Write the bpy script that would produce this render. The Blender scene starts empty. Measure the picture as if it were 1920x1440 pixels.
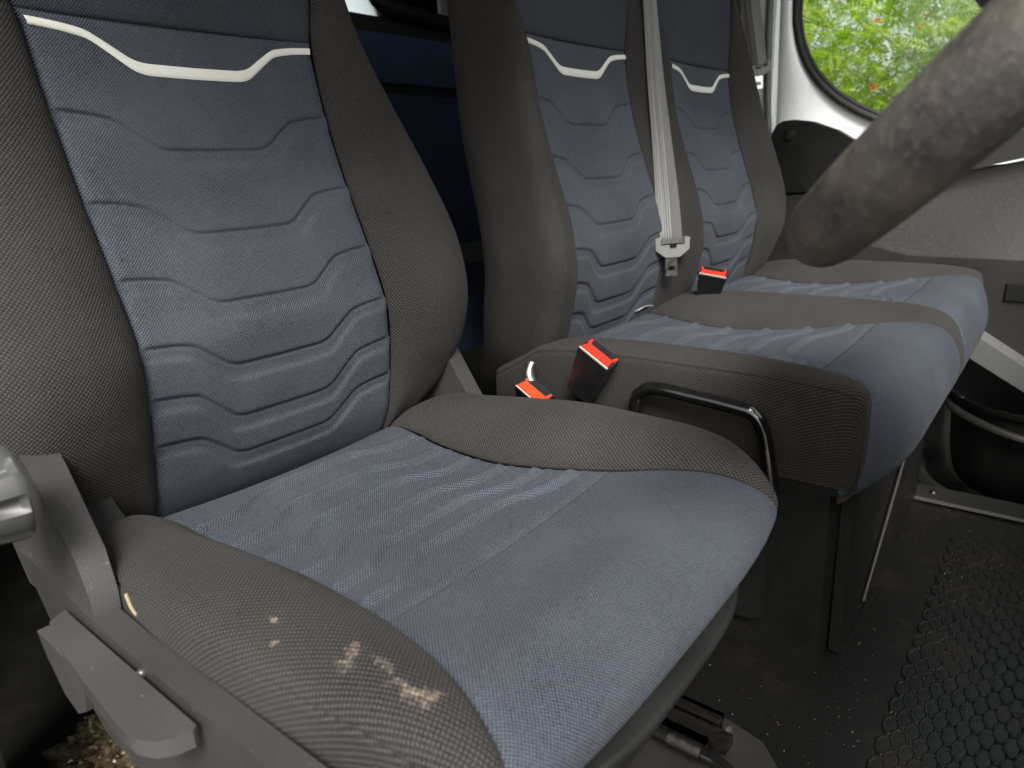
import bpy, bmesh, math, random
import numpy as np
from mathutils import Vector, Matrix
random.seed(7); rng = np.random.default_rng(7)
S = bpy.context.scene
COL = S.collection

# ------------------------------------------------------------------ camera
cd = bpy.data.cameras.new('camera'); cam = bpy.data.objects.new('camera', cd); COL.objects.link(cam)
def _rot(yaw, pitch, roll):
    f = Vector((math.cos(yaw)*math.cos(pitch), math.sin(yaw)*math.cos(pitch), -math.sin(pitch)))
    r = f.cross(Vector((0, 0, 1))).normalized(); u = r.cross(f)
    c, s = math.cos(roll), math.sin(roll)
    return c*r+s*u, -s*r+c*u, f
r_, u_, f_ = _rot(math.radians(39.1356), math.radians(16.8064), math.radians(-2.9788))
M4 = Matrix(((r_.x, u_.x, -f_.x, -0.4203), (r_.y, u_.y, -f_.y, -0.6778), (r_.z, u_.z, -f_.z, 0.2932), (0, 0, 0, 1)))
cam.matrix_world = M4
cd.sensor_width = 36; cd.lens = 1315.3/1920*36; cd.clip_start = 0.02; cd.clip_end = 400
cd.dof.use_dof = True; cd.dof.focus_distance = 0.80; cd.dof.aperture_fstop = 7.5
S.camera = cam
S.render.resolution_x, S.render.resolution_y = 1024, 768

# ------------------------------------------------------------------ world, sun, exposure
SUN_EL, SUN_AZ = 45, -137      # azimuth: direction the light comes from, degrees from +x towards +y
w = bpy.data.worlds.new('World'); S.world = w; w.use_nodes = True
nt = w.node_tree; nt.nodes.clear()
sky = nt.nodes.new('ShaderNodeTexSky'); sky.sky_type = 'NISHITA'; sky.sun_disc = False
sky.sun_elevation = math.radians(SUN_EL); sky.sun_rotation = math.radians(90-SUN_AZ)
sky.air_density = 1.0; sky.dust_density = 4.0; sky.ozone_density = 1.0
hs = nt.nodes.new('ShaderNodeHueSaturation'); hs.inputs['Saturation'].default_value = 0.15
bg = nt.nodes.new('ShaderNodeBackground'); bg.inputs[1].default_value = 0.11
wo = nt.nodes.new('ShaderNodeOutputWorld')
nt.links.new(sky.outputs[0], hs.inputs['Color']); nt.links.new(hs.outputs[0], bg.inputs[0]); nt.links.new(bg.outputs[0], wo.inputs[0])
sl = bpy.data.lights.new('sun', 'SUN'); sl.energy = 3.0; sl.angle = math.radians(22); sl.color = (1, .97, .92)
so = bpy.data.objects.new('sun', sl); COL.objects.link(so)
az, el = math.radians(SUN_AZ), math.radians(SUN_EL)
sd = Vector((math.cos(az)*math.cos(el), math.sin(az)*math.cos(el), math.sin(el)))
so.rotation_euler = sd.to_track_quat('Z', 'Y').to_euler(); so.location = sd*6
S.view_settings.view_transform = 'Standard'; S.view_settings.look = 'None'
S.view_settings.exposure = 1.3; S.view_settings.gamma = 1; S.view_settings.use_curve_mapping = False
S.render.engine = 'CYCLES'

# ------------------------------------------------------------------ materials
class NT:
    def __init__(s, name):
        s.m = bpy.data.materials.new(name); s.m.use_nodes = True; s.t = s.m.node_tree
        s.b = s.t.nodes['Principled BSDF']; s.o = s.t.nodes['Material Output']
    def n(s, typ, **kw):
        x = s.t.nodes.new('ShaderNode'+typ)
        for k, v in kw.items(): setattr(x, k, v)
        return x
    def l(s, a, b): s.t.links.new(a, b)
    def math(s, op, a, b=None, c=None, clamp=False):
        x = s.n('Math', operation=op, use_clamp=clamp)
        for i, v in enumerate((a, b, c)):
            if v is None: continue
            if isinstance(v, (int, float)): x.inputs[i].default_value = v
            else: s.l(v, x.inputs[i])
        return x.outputs[0]
    def mix(s, fac, a, b, blend='MIX'):
        x = s.n('Mix', data_type='RGBA', blend_type=blend)
        for i, v in ((0, fac), (6, a), (7, b)):
            if isinstance(v, (int, float)): x.inputs[i].default_value = v
            elif isinstance(v, tuple): x.inputs[i].default_value = (*v, 1) if len(v) == 3 else v
            else: s.l(v, x.inputs[i])
        return x.outputs[2]
    def noise(s, vec, scale, detail=3, rough=.5):
        x = s.n('TexNoise'); x.inputs['Scale'].default_value = scale; x.inputs['Detail'].default_value = detail
        x.inputs['Roughness'].default_value = rough
        if vec is not None: s.l(vec, x.inputs['Vector'])
        return x.outputs['Fac']
    def ramp(s, fac, lo, hi):
        x = s.n('MapRange'); x.inputs[1].default_value = lo; x.inputs[2].default_value = hi; s.l(fac, x.inputs[0]); return x.outputs[0]
    def bump(s, h, strength, dist=.001):
        x = s.n('Bump'); x.inputs['Strength'].default_value = strength; x.inputs['Distance'].default_value = dist
        s.l(h, x.inputs['Height']); s.l(x.outputs[0], s.b.inputs['Normal'])
    def col(s, c):
        if isinstance(c, tuple): s.b.inputs['Base Color'].default_value = (*c, 1)
        else: s.l(c, s.b.inputs['Base Color'])
    def set(s, **kw):
        for k, v in kw.items(): s.b.inputs[k.replace('_', ' ')].default_value = v
        return s

def fabric(name, dark, light, pu, pv, kind='basket', sheen=.25, bump=.5, dust=True, rot=0.0, stain=False):
    """woven seat cloth: uv is in metres, so the thread pitch is a real size"""
    N = NT(name); tc = N.n('TexCoord'); mp = N.n('Mapping'); N.l(tc.outputs['UV'], mp.inputs[0])
    mp.inputs['Rotation'].default_value = (0, 0, math.radians(rot))
    # slight wander of the threads
    nz = N.n('TexNoise'); nz.inputs['Scale'].default_value = 18; N.l(mp.outputs[0], nz.inputs['Vector'])
    ad = N.n('VectorMath', operation='MULTIPLY_ADD'); N.l(nz.outputs['Color'], ad.inputs[0]); ad.inputs[1].default_value = (.0008, .0008, 0); N.l(mp.outputs[0], ad.inputs[2])
    sp = N.n('SeparateXYZ'); N.l(ad.outputs[0], sp.inputs[0])
    a = N.math('SINE', N.math('MULTIPLY', sp.outputs[0], 2*math.pi/pu))
    b = N.math('SINE', N.math('MULTIPLY', sp.outputs[1], 2*math.pi/pv))
    if kind == 'basket': h = N.math('MULTIPLY', a, b)
    else:
        c2 = N.math('SINE', N.math('MULTIPLY', N.math('ADD', sp.outputs[0], sp.outputs[1]), 2*math.pi/pu))
        h = N.math('ADD', N.math('MULTIPLY', a, .75), N.math('MULTIPLY', N.math('MULTIPLY', b, c2), .5))
    big = N.noise(tc.outputs['Object'], 9, 3); fine = N.noise(tc.outputs['Object'], 900, 2); mid = N.noise(tc.outputs['Object'], 260, 2)
    t = N.ramp(h, .05, .9)
    t = N.math('ADD', N.math('MULTIPLY', t, .68), N.math('MULTIPLY', N.math('ADD', N.ramp(fine, .36, .66), N.math('MULTIPLY', mid, .6)), .26), clamp=True)
    c = N.mix(t, dark, light)
    c = N.mix(N.math('MULTIPLY', N.ramp(big, .35, .75), .35), c, tuple(x*.72 for x in light))
    if dust:
        fl = N.ramp(N.noise(tc.outputs['Object'], 420, 1), .80, .84)
        c = N.mix(N.math('MULTIPLY', fl, .35), c, (.30, .28, .25))
    if stain:
        sepo = N.n('SeparateXYZ'); N.l(tc.outputs['Object'], sepo.inputs[0])
        def blob(cx, cy, rx, ry):
            dx = N.math('DIVIDE', N.math('SUBTRACT', sepo.outputs[0], cx), rx)
            dy = N.math('DIVIDE', N.math('SUBTRACT', sepo.outputs[1], cy), ry)
            return N.math('SUBTRACT', 1.0, N.math('ADD', N.math('MULTIPLY', dx, dx), N.math('MULTIPLY', dy, dy)))
        m = None
        for bb in STAINS:
            q = blob(*bb); m = q if m is None else N.math('MAXIMUM', m, q)
        nz2 = N.noise(tc.outputs['Object'], 190, 5, .75)
        mk = N.math('MULTIPLY', N.ramp(N.math('ADD', N.math('MULTIPLY', m, .30), N.math('MULTIPLY', N.math('SUBTRACT', nz2, .52), 1.6)), .10, .42), .55, clamp=True)
        mk = N.math('MULTIPLY', mk, N.math('ADD', N.math('MULTIPLY', t, .9), .45), clamp=True)
        c = N.mix(mk, c, (.30, .25, .19))
    N.col(c); b1 = N.n('Bump'); b1.inputs['Strength'].default_value = .55; b1.inputs['Distance'].default_value = .006
    N.l(N.noise(tc.outputs['Object'], 11, 3, .45), b1.inputs['Height'])
    b2 = N.n('Bump'); b2.inputs['Strength'].default_value = bump; b2.inputs['Distance'].default_value = .0006
    N.l(N.math('ADD', h, N.math('MULTIPLY', fine, .8)), b2.inputs['Height']); N.l(b1.outputs[0], b2.inputs['Normal']); N.l(b2.outputs[0], N.b.inputs['Normal'])
    N.set(Roughness=.92, Sheen_Weight=sheen*.10, Sheen_Roughness=.4, Specular_IOR_Level=.10)
    N.b.inputs['Sheen Tint'].default_value = (1, 1, 1, 1)
    return N.m

def plastic(name, c, rough=.5, grain=1500, gb=.35, spec=.5, var=.25, coat=0, speck=0.0):
    N = NT(name); tc = N.n('TexCoord'); g = N.noise(tc.outputs['Object'], grain, 2); big = N.noise(tc.outputs['Object'], 14, 4)
    cc = N.mix(N.ramp(big, .3, .75), c, tuple(min(1, x*(1+var)+.002) for x in c))
    if speck:
        sk = N.ramp(N.noise(tc.outputs['Object'], 300, 2), .72, .76)
        cc = N.mix(N.math('MULTIPLY', sk, speck), cc, (.35, .32, .27))
    N.col(cc); N.bump(g, gb, .0004)
    r = N.math('ADD', N.math('MULTIPLY', big, .18), rough-.09); N.l(r, N.b.inputs['Roughness'])
    N.set(Specular_IOR_Level=spec, Coat_Weight=coat)
    return N.m

STAINS = [(-.2225, -.382, .007, .012), (-.212, -.379, .009, .008), (-.209, -.401, .006, .011), (-.213, -.425, .009, .016), (-.207, -.434, .012, .008),
          (-.223, -.315, .003, .006), (-.235, -.333, .004, .004)]
M = {}
M['bolster'] = fabric('grey_brown_seat_cloth', (.0023, .0022, .0021), (.071, .067, .063), .0040, .0040, bump=.55)
M['bolster_near'] = fabric('grey_brown_seat_cloth_marked', (.0023, .0022, .0021), (.071, .067, .063), .0042, .0042, bump=.6, stain=True)
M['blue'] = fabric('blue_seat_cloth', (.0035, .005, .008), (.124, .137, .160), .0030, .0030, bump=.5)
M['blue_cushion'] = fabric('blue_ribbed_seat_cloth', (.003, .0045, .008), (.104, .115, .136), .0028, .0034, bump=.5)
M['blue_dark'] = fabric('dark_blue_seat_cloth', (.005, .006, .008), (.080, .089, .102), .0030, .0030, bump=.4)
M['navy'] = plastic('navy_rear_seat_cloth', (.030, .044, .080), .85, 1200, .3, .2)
M['tape'] = plastic('pale_reflective_piping', (.58, .58, .51), .45, 2200, .3, .5, .06)
M['trim'] = plastic('grained_charcoal_plastic', (.030, .0297, .029), .38, 1400, .8, .42, .25, speck=.35)
M['lever'] = plastic('satin_grey_plastic', (.038, .038, .037), .30, 1600, .2, .6, .3, speck=.3)
M['knob'] = plastic('mid_grey_plastic', (.042, .043, .042), .42, 1800, .12, .5, .1)
M['black'] = plastic('black_plastic', (.0045, .0045, .0045), .45, 1400, .35, .35, .5, speck=.12)
M['black_dusty'] = plastic('dusty_black_plastic', (.0036, .0036, .0035), .5, 1300, .4, .28, .6, speck=.25)
M['gloss_black'] = plastic('gloss_black_paint', (.004, .004, .004), .14, 300, .03, .6, .3, coat=.6)
M['satin_black'] = plastic('satin_black_buckle_plastic', (.008, .008, .009), .33, 600, .12, .5, .4, speck=.1)
M['grey_panel'] = plastic('light_grey_plastic', (.085, .087, .085), .5, 1500, .3, .4, .12)
M['greenish'] = plastic('grey_green_plastic', (.10, .11, .10), .5, 1500, .3, .4, .12)  # plain grey-green of the pillar seal
M['white'] = plastic('white_painted_steel', (.88, .90, .88), .28, 300, .02, .5, .03, coat=.3)
M['card'] = plastic('grey_door_card_plastic', (.010, .010, .010), .5, 1300, .4, .5, .25)
M['pan'] = plastic('grained_dark_seat_pan_plastic', (.008, .0085, .008), .5, 1300, .5, .4, .3)
M['rubber'] = plastic('black_rubber', (.012, .012, .012), .6, 900, .3, .4, .4)
M['red'] = plastic('red_button_plastic', (.60, .022, .010), .32, 500, .05, .5, .05)
M['orange'] = plastic('orange_red_button_plastic', (.66, .045, .010), .32, 500, .05, .5, .05)
M['edge'] = plastic('pale_worn_edge', (.34, .32, .29), .4, 800, .1, .5, .05)
M['belt_plastic'] = plastic('pale_grey_tongue_plastic', (.17, .17, .158), .38, 700, .1, .5, .05)
M['foam'] = plastic('yellow_foam', (.17, .145, .09), .8, 700, .8, .2, .4)
M['roof'] = plastic('pale_headlining', (.45, .45, .43), .9, 500, .3, .2, .05)
M['berry'] = plastic('red_berry', (.62, .03, .012), .35, 300, .05, .5, .1)
M['bark'] = plastic('pale_bark', (.30, .28, .22), .8, 60, .5, .3, .4)
def metal(name, c, rough):
    N = NT(name); tc = N.n('TexCoord'); N.col(c); N.set(Metallic=1.0)
    g = N.noise(tc.outputs['Object'], 120, 3); N.l(N.math('ADD', N.math('MULTIPLY', g, .3), rough-.1), N.b.inputs['Roughness']); return N.m
M['steel'] = metal('bright_steel', (.72, .72, .70), .25); M['dark_steel'] = metal('greasy_dark_steel', (.10, .09, .08), .35)
M['foil'] = None

def mat_leather():
    N = NT('worn_grey_leather'); tc = N.n('TexCoord')
    v = N.n('TexVoronoi'); v.inputs['Scale'].default_value = 1100; N.l(tc.outputs['Object'], v.inputs['Vector'])
    g = N.noise(tc.outputs['Object'], 42, 5, .65); g2 = N.noise(tc.outputs['Object'], 14, 4, .6); g3 = N.noise(tc.outputs['Object'], 260, 3)
    c = N.mix(N.ramp(g, .35, .68), (.034, .031, .030), (.090, .083, .076)); c = N.mix(N.math('MULTIPLY', N.ramp(g2, .48, .66), .8), c, (.15, .13, .10))
    c = N.mix(N.math('MULTIPLY', N.ramp(g3, .5, .72), .35), c, (.20, .18, .16))
    N.col(c); N.set(Roughness=.55, Specular_IOR_Level=.4); N.bump(N.math('ADD', v.outputs['Distance'], g), .4, .0006); return N.m
M['leather'] = mat_leather()
def mat_shroud():
    N = NT('speckled_column_plastic'); tc = N.n('TexCoord'); g = N.noise(tc.outputs['Object'], 620, 3, .7); g2 = N.noise(tc.outputs['Object'], 30, 4)
    c = N.mix(N.ramp(g, .40, .70), (.045, .041, .041), (.085, .081, .081)); c = N.mix(N.math('MULTIPLY', N.ramp(g2, .4, .7), .4), c, (.085, .075, .078))
    N.col(c); N.set(Roughness=.5); N.bump(g, .3, .0005); return N.m
M['shroud'] = mat_shroud()
def mat_web(name, c1, c2):
    N = NT(name); tc = N.n('TexCoord'); sp = N.n('SeparateXYZ'); N.l(tc.outputs['UV'], sp.inputs[0])
    a = N.math('SINE', N.math('MULTIPLY', sp.outputs[0], 2*math.pi/.0046)); b = N.math('SINE', N.math('MULTIPLY', N.math('ADD', sp.outputs[1], N.math('MULTIPLY', a, .0005)), 2*math.pi/.0018))
    big = N.noise(tc.outputs['Object'], 12, 3)
    h = N.math('ADD', a, N.math('MULTIPLY', b, .5)); c = N.mix(N.ramp(h, -1.4, 1.4), c1, c2); c = N.mix(N.math('MULTIPLY', big, .4), c, tuple(x*.6 for x in c1))
    N.col(c); N.bump(h, .35, .0005); N.set(Roughness=.42, Sheen_Weight=.3, Specular_IOR_Level=.7); return N.m
M['web'] = mat_web('grey_belt_webbing', (.06, .06, .057), (.13, .13, .12))
M['web_light'] = mat_web('light_folded_webbing', (.22, .22, .2), (.36, .36, .33))
def mat_mat():
    N = NT('black_rubber_floor_mat'); tc = N.n('TexCoord'); g = N.noise(tc.outputs['Object'], 1100, 2); d = N.noise(tc.outputs['Object'], 9, 5, .65); s = N.noise(tc.outputs['Object'], 240, 2)
    c = N.mix(N.math('MULTIPLY', N.ramp(d, .50, .75), .5), (.006, .006, .006), (.022, .019, .017)); c = N.mix(N.math('MULTIPLY', N.ramp(s, .73, .755), .7), c, (.25, .21, .16))
    N.col(c); N.bump(g, .45, .0007); N.l(N.math('ADD', N.math('MULTIPLY', d, .26), .13), N.b.inputs['Roughness']); N.set(Specular_IOR_Level=.5); return N.m
M['mat'] = mat_mat()
def mat_leaf(name, c1, c2, c3):
    N = NT(name); tc = N.n('TexCoord'); oi = N.noise(tc.outputs['Object'], 5, 3); g = N.noise(tc.outputs['Object'], 60, 2)
    c = N.mix(N.ramp(oi, .35, .65), c1, c2); c = N.mix(N.math('MULTIPLY', N.ramp(g, .55, .7), .7), c, c3); N.col(c); N.set(Roughness=.5)
    tr = N.n('BsdfTranslucent'); N.l(N.mix(1.0, c, (1.5, 1.9, .5), 'MULTIPLY'), tr.inputs[0]); mx = N.n('MixShader'); mx.inputs[0].default_value = .55
    N.l(N.b.outputs[0], mx.inputs[1]); N.l(tr.outputs[0], mx.inputs[2]); N.l(mx.outputs[0], N.o.inputs[0]); return N.m
M['leaf'] = mat_leaf('rowan_leaf', (.13, .20, .02), (.26, .33, .03), (.48, .44, .03))
def mat_glass():
    N = NT('window_glass'); N.set(Transmission_Weight=1.0, Roughness=0.0, IOR=1.0, Specular_IOR_Level=.0); N.col((1, 1, 1))
    gl = N.n('BsdfGlossy'); gl.inputs['Roughness'].default_value = .02; tp = N.n('BsdfTransparent'); tp.inputs[0].default_value = (.93, .96, .94, 1)
    mx = N.n('MixShader'); fr = N.n('Fresnel'); fr.inputs[0].default_value = 1.45; N.l(fr.outputs[0], mx.inputs[0]); N.l(tp.outputs[0], mx.inputs[1]); N.l(gl.outputs[0], mx.inputs[2]); N.l(mx.outputs[0], N.o.inputs[0]); return N.m
M['glass'] = mat_glass()
def mat_foil():
    N = NT('crumpled_gold_wrapper'); tc = N.n('TexCoord'); g = N.noise(tc.outputs['Object'], 60, 4, .7)
    N.col(N.mix(N.ramp(g, .35, .65), (.06, .045, .02), (.36, .30, .19))); N.set(Metallic=.6, Roughness=.25, Coat_Weight=.5); N.bump(g, .8, .004); return N.m
M['foil'] = mat_foil()
def mat_ground():
    N = NT('asphalt_ground'); tc = N.n('TexCoord'); g = N.noise(tc.outputs['Object'], 40, 4); N.col(N.mix(g, (.10, .10, .10), (.2, .2, .19))); N.set(Roughness=.9); return N.m
M['ground'] = mat_ground()

# ------------------------------------------------------------------ helpers
def thing(name, loc, label, cat, group=None):
    o = bpy.data.objects.new(name, None); COL.objects.link(o); o.location = loc; o.empty_display_size = .05
    tagp(o, label, cat, group); return o
def tagp(o, label=None, cat=None, group=None, kind=None):
    for k, v in (('label', label), ('category', cat), ('group', group), ('kind', kind)):
        if v: o[k] = v
    return o
def parent(o, p):
    if p is not None:
        o.parent = p
        loc = Vector((0, 0, 0)); q = p
        while q is not None: loc += q.location; q = q.parent
        o.location = -loc + Vector((0, 0, 0))
    return o
def link(name, me, mat, par=None, smooth=True):
    me.materials.append(mat)
    if smooth:
        for p in me.polygons: p.use_smooth = True
    o = bpy.data.objects.new(name, me); COL.objects.link(o)
    return parent(o, par)
def cr(P, n):
    """Catmull-Rom through the rows of P (k,...) sampled at n points"""
    P = np.asarray(P, float); k = len(P)
    E = np.concatenate([[2*P[0]-P[1]], P, [2*P[-1]-P[-2]]])
    t = np.linspace(0, k-1-1e-9, n); i = t.astype(int); u = (t-i).reshape((-1,)+(1,)*(P.ndim-1))
    p0, p1, p2, p3 = E[i], E[i+1], E[i+2], E[i+3]
    return .5*((2*p1)+(-p0+p2)*u+(2*p0-5*p1+4*p2-p3)*u*u+(-p0+3*p1-3*p2+p3)*u**3)
def grid(name, P, mat, par=None, flip=False, uv=None, uflip=False, closed=False):
    ni, nj = P.shape[:2]
    if uv is None:
        du = np.linalg.norm(np.diff(P, axis=1), axis=2); u = np.concatenate([np.zeros((ni, 1)), np.cumsum(du, 1)], 1)
        if uflip: u = u-u[:, -1:]
        dv = np.linalg.norm(np.diff(P, axis=0), axis=2).mean(1); v = np.concatenate([[0], np.cumsum(dv)])[:, None]*np.ones((1, nj))
        uv = np.stack([u, v], 2)
    idx = np.arange(ni*nj).reshape(ni, nj)
    q = np.stack([idx[:-1, :-1], idx[1:, :-1], idx[1:, 1:], idx[:-1, 1:]], -1).reshape(-1, 4)
    if flip: q = q[:, ::-1]
    me = bpy.data.meshes.new(name); me.from_pydata(P.reshape(-1, 3).tolist(), [], q.tolist())
    ul = me.uv_layers.new(name='UVMap'); ul.data.foreach_set('uv', uv.reshape(-1, 2)[q.reshape(-1)].astype(np.float32).ravel())
    me.update(); return link(name, me, mat, par)
def normals(P):
    a = np.gradient(P, axis=0); b = np.gradient(P, axis=1); n = np.cross(a, b); return n/(np.linalg.norm(n, axis=2, keepdims=True)+1e-12)
def tuck(P, sides, d=.0028, wdt=.0045, sgn=1):
    """pull a panel's edge in along its seam"""
    n = normals(P)*sgn; D = np.zeros(P.shape[:2])
    seg1 = np.linalg.norm(np.diff(P, axis=1), axis=2); c1 = np.concatenate([np.zeros((P.shape[0], 1)), np.cumsum(seg1, 1)], 1)
    seg0 = np.linalg.norm(np.diff(P, axis=0), axis=2); c0 = np.concatenate([np.zeros((1, P.shape[1])), np.cumsum(seg0, 0)], 0)
    for s in sides:
        x = {'l': c1, 'r': c1[:, -1:]-c1, 't': c0, 'b': c0[-1:]-c0}[s]
        D = np.maximum(D, np.exp(-(x/wdt)**1.6))
    Q = P - n*(D*d)[..., None]
    # a hidden hem behind each seam, so neighbouring panels close up
    for s in sides:
        if s == 'l': Q = np.concatenate([Q[:, :1]-n[:, :1]*.007, Q], 1); n = np.concatenate([n[:, :1], n], 1)
        if s == 'r': Q = np.concatenate([Q, Q[:, -1:]-n[:, -1:]*.007], 1); n = np.concatenate([n, n[:, -1:]], 1)
        if s == 't': Q = np.concatenate([Q[:1]-n[:1]*.007, Q], 0); n = np.concatenate([n[:1], n], 0)
        if s == 'b': Q = np.concatenate([Q, Q[-1:]-n[-1:]*.007], 0); n = np.concatenate([n, n[-1:]], 0)
    return Q
def bm_obj(name, bm, mat, par=None, smooth=True, bevel=0, seg=2, angle=None):
    if bevel:
        es = [e for e in bm.edges if len(e.link_faces) == 2 and e.calc_face_angle(0) > math.radians(angle or 25)]
        bmesh.ops.bevel(bm, geom=es, offset=bevel, segments=seg, affect='EDGES', profile=.5, clamp_overlap=True)
    bmesh.ops.recalc_face_normals(bm, faces=bm.faces)
    me = bpy.data.meshes.new(name); bm.to_mesh(me); bm.free()
    o = link(name, me, mat, par, smooth)
    if smooth: 
        try: me.set_sharp_from_angle(angle=math.radians(38))
        except Exception: pass
    return o
def hexa(bm, pts):
    v = [bm.verts.new(p) for p in pts]
    for f in ((0, 1, 2, 3), (7, 6, 5, 4), (0, 4, 5, 1), (1, 5, 6, 2), (2, 6, 7, 3), (3, 7, 4, 0)): bm.faces.new([v[i] for i in f])
def box(bm, x0, x1, y0, y1, z0, z1):
    hexa(bm, [(x0, y0, z0), (x1, y0, z0), (x1, y1, z0), (x0, y1, z0), (x0, y0, z1), (x1, y0, z1), (x1, y1, z1), (x0, y1, z1)])
def prism_x(bm, poly, x0, x1):
    """polygon in (y,z), extruded along x"""
    a = [bm.verts.new((x0, y, z)) for y, z in poly]; b = [bm.verts.new((x1, y, z)) for y, z in poly]; n = len(poly)
    bm.faces.new(a); bm.faces.new(b[::-1])
    for i in range(n): bm.faces.new((a[i], b[i], b[(i+1) % n], a[(i+1) % n]))
def prism(bm, poly, o, ex, ey, ez, h):
    o, ex, ey, ez = map(Vector, (o, ex, ey, ez))
    a = [bm.verts.new(o+ex*p+ey*q) for p, q in poly]; b = [bm.verts.new(o+ex*p+ey*q+ez*h) for p, q in poly]; n = len(poly)
    bm.faces.new(a); bm.faces.new(b[::-1])
    for i in range(n): bm.faces.new((a[i], b[i], b[(i+1) % n], a[(i+1) % n]))
def tube_pts(path, r, n=16, ns=80):
    P = cr(np.array(path, float), ns) if ns else np.array(path, float)
    T = np.gradient(P, axis=0); T /= np.linalg.norm(T, axis=1, keepdims=True)
    up = np.array([0, 0, 1.]) if abs(T[0][2]) < .9 else np.array([1., 0, 0]); R = []
    a = np.cross(T[0], up); a /= np.linalg.norm(a)
    for t in T:
        a = a-t*(a@t); a /= np.linalg.norm(a); R.append(a.copy())
    A = np.array(R); B = np.cross(T, A); th = np.linspace(0, 2*np.pi, n+1)
    rr = r if np.ndim(r) else np.full(len(P), r)
    return P[:, None]+rr[:, None, None]*(np.cos(th)[None, :, None]*A[:, None]+np.sin(th)[None, :, None]*B[:, None])
def tube(name, path, r, mat, par=None, n=16, ns=80): return grid(name, tube_pts(path, r, n, ns), mat, par, flip=True)

# ------------------------------------------------------------------ setting
bm = bmesh.new(); bmesh.ops.create_grid(bm, x_segments=2, y_segments=2, size=150)
for v in bm.verts: v.co.z = -1.15
tagp(bm_obj('ground', bm, M['ground'], smooth=False), kind='structure')
bm = bmesh.new(); box(bm, -.62, 1.035, -1.6, 1.15, -.40, -.362)
tagp(bm_obj('floor', bm, M['black_dusty'], smooth=False, bevel=.004), kind='structure')
bm = bmesh.new(); box(bm, 1.037, 1.56, -1.6, 1.15, -.60, -.56)
tagp(bm_obj('step_floor', bm, M['black'], smooth=False), kind='structure')
bm = bmesh.new(); box(bm, -.58, 1.60, -.62, 1.18, .98, 1.0); 
tagp(bm_obj('roof', bm, M['roof'], smooth=False), kind='structure')
bm = bmesh.new(); box(bm, -.62, -.585, .12, 1.18, -.6, .98)
tagp(bm_obj('cab_side_wall', bm, M['grey_panel'], smooth=False), kind='structure')
bm = bmesh.new(); box(bm, -.58, 1.6, 1.16, 1.19, -.6, .60); box(bm, -.58, 1.6, 1.16, 1.19, .90, .98)
tagp(bm_obj('cab_back_wall', bm, M['grey_panel'], smooth=False), kind='structure')

# floor mat with its raised lozenge studs
N0 = []
matbm = bmesh.new(); box(matbm, -.30, 1.030, -1.25, -.02, -.361, -.3565)
mat_o = bm_obj('floor_mat', matbm, M['mat'], smooth=False)
tagp(mat_o, 'black rubber floor mat with raised lozenge studs in front of the seats', 'floor mat')
bm = bmesh.new()
prof_s = [(1.0, -.3562), (.93, -.3543), (.80, -.3538), (.66, -.3548), (.60, -.3548)]
def lozenge(bm, cx, cy):
    n = 12; rings = []
    jx = random.uniform(-.0006, .0006)
    for s, z in prof_s:
        ring = []
        for k in range(n):
            a = 2*math.pi*k/n
            rx, ry = .0180*s, .0103*s
            # pointed along x, rounded across y
            x = math.copysign(abs(math.cos(a))**1.15, math.cos(a))*rx; y = math.copysign(abs(math.sin(a))**.85, math.sin(a))*ry
            ring.append(bm.verts.new((cx+x+jx, cy+y, z)))
        rings.append(ring)
    for r0, r1 in zip(rings[:-1], rings[1:]):
        for k in range(n): bm.faces.new((r0[k], r0[(k+1) % n], r1[(k+1) % n], r1[k]))
    c = bm.verts.new((cx, cy, prof_s[-1][1]+.0008))
    for k in range(n): bm.faces.new((rings[-1][k], rings[-1][(k+1) % n], c))
for j in range(0, 50):
    for i in range(0, 30):
        x = .893-.0373*i+(.01865 if j % 2 else 0); y = -.585-.0115*j
        if x > .955 or x < -.05: continue
        lozenge(bm, x, y)
studs = bm_obj('stud_pattern', bm, M['mat'], mat_o)
# sill strip at the step edge
t = thing('sill_strip', (1.045, -.6, -.35), 'dark ribbed plastic sill strip with a screw along the mat edge beside the door step', 'sill strip')
bm = bmesh.new(); hexa(bm, [(1.0, -1.4, -.353), (1.075, -1.4, -.353), (1.088, -.44, -.353), (1.018, -.44, -.353), (1.0, -1.4, -.347), (1.072, -1.4, -.347), (1.085, -.44, -.347), (1.022, -.44, -.347)])
bm_obj('strip', bm, M['card'], t, bevel=.0025)
bm = bmesh.new(); bmesh.ops.create_cone(bm, cap_ends=True, segments=20, radius1=.007, radius2=.005, depth=.004, matrix=Matrix.Translation((1.052, -.525, -.3445)))
bm_obj('screw', bm, M['dark_steel'], t)
bm = bmesh.new(); box(bm, 1.078, 1.084, -1.4, -.44, -.56, -.352)
bm_obj('riser', bm, M['black'], t)

# ------------------------------------------------------------------ seat backs
BZ = [-.08, -.025, .008, .08, .15, .22, .285, .36, .44, .55, .70]; BY = [.060, .016, 0, -.015, -.02, .004, .031, .057, .074, .095, .125]
_zz = np.linspace(-.1, .72, 400); _yy = np.interp(_zz, BZ, BY); _k = np.exp(-np.linspace(-2.5, 2.5, 31)**2); _k /= _k.sum()
_yy = np.convolve(np.pad(_yy, 15, mode='reflect', reflect_type='odd'), _k, 'valid')
def Yd(z): return np.interp(z, _zz, _yy)
def kink(x):
    """the wave drawn across every panel: 1 in the middle, 0 at the edges (x is the fraction of the half width)"""
    return np.interp(np.abs(x), _kx, _ky)
_kx = np.linspace(0, 1.2, 400); _ky = np.interp(_kx, [0, .34, .42, .54, .66, .80, .95, 1.2], [1, .985, .90, .52, .17, .06, 0, -.02])
_w = np.exp(-np.linspace(-2, 2, 51)**2); _w /= _w.sum(); _ky = np.convolve(np.pad(_ky, 25, mode='edge'), _w, 'valid')
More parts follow.
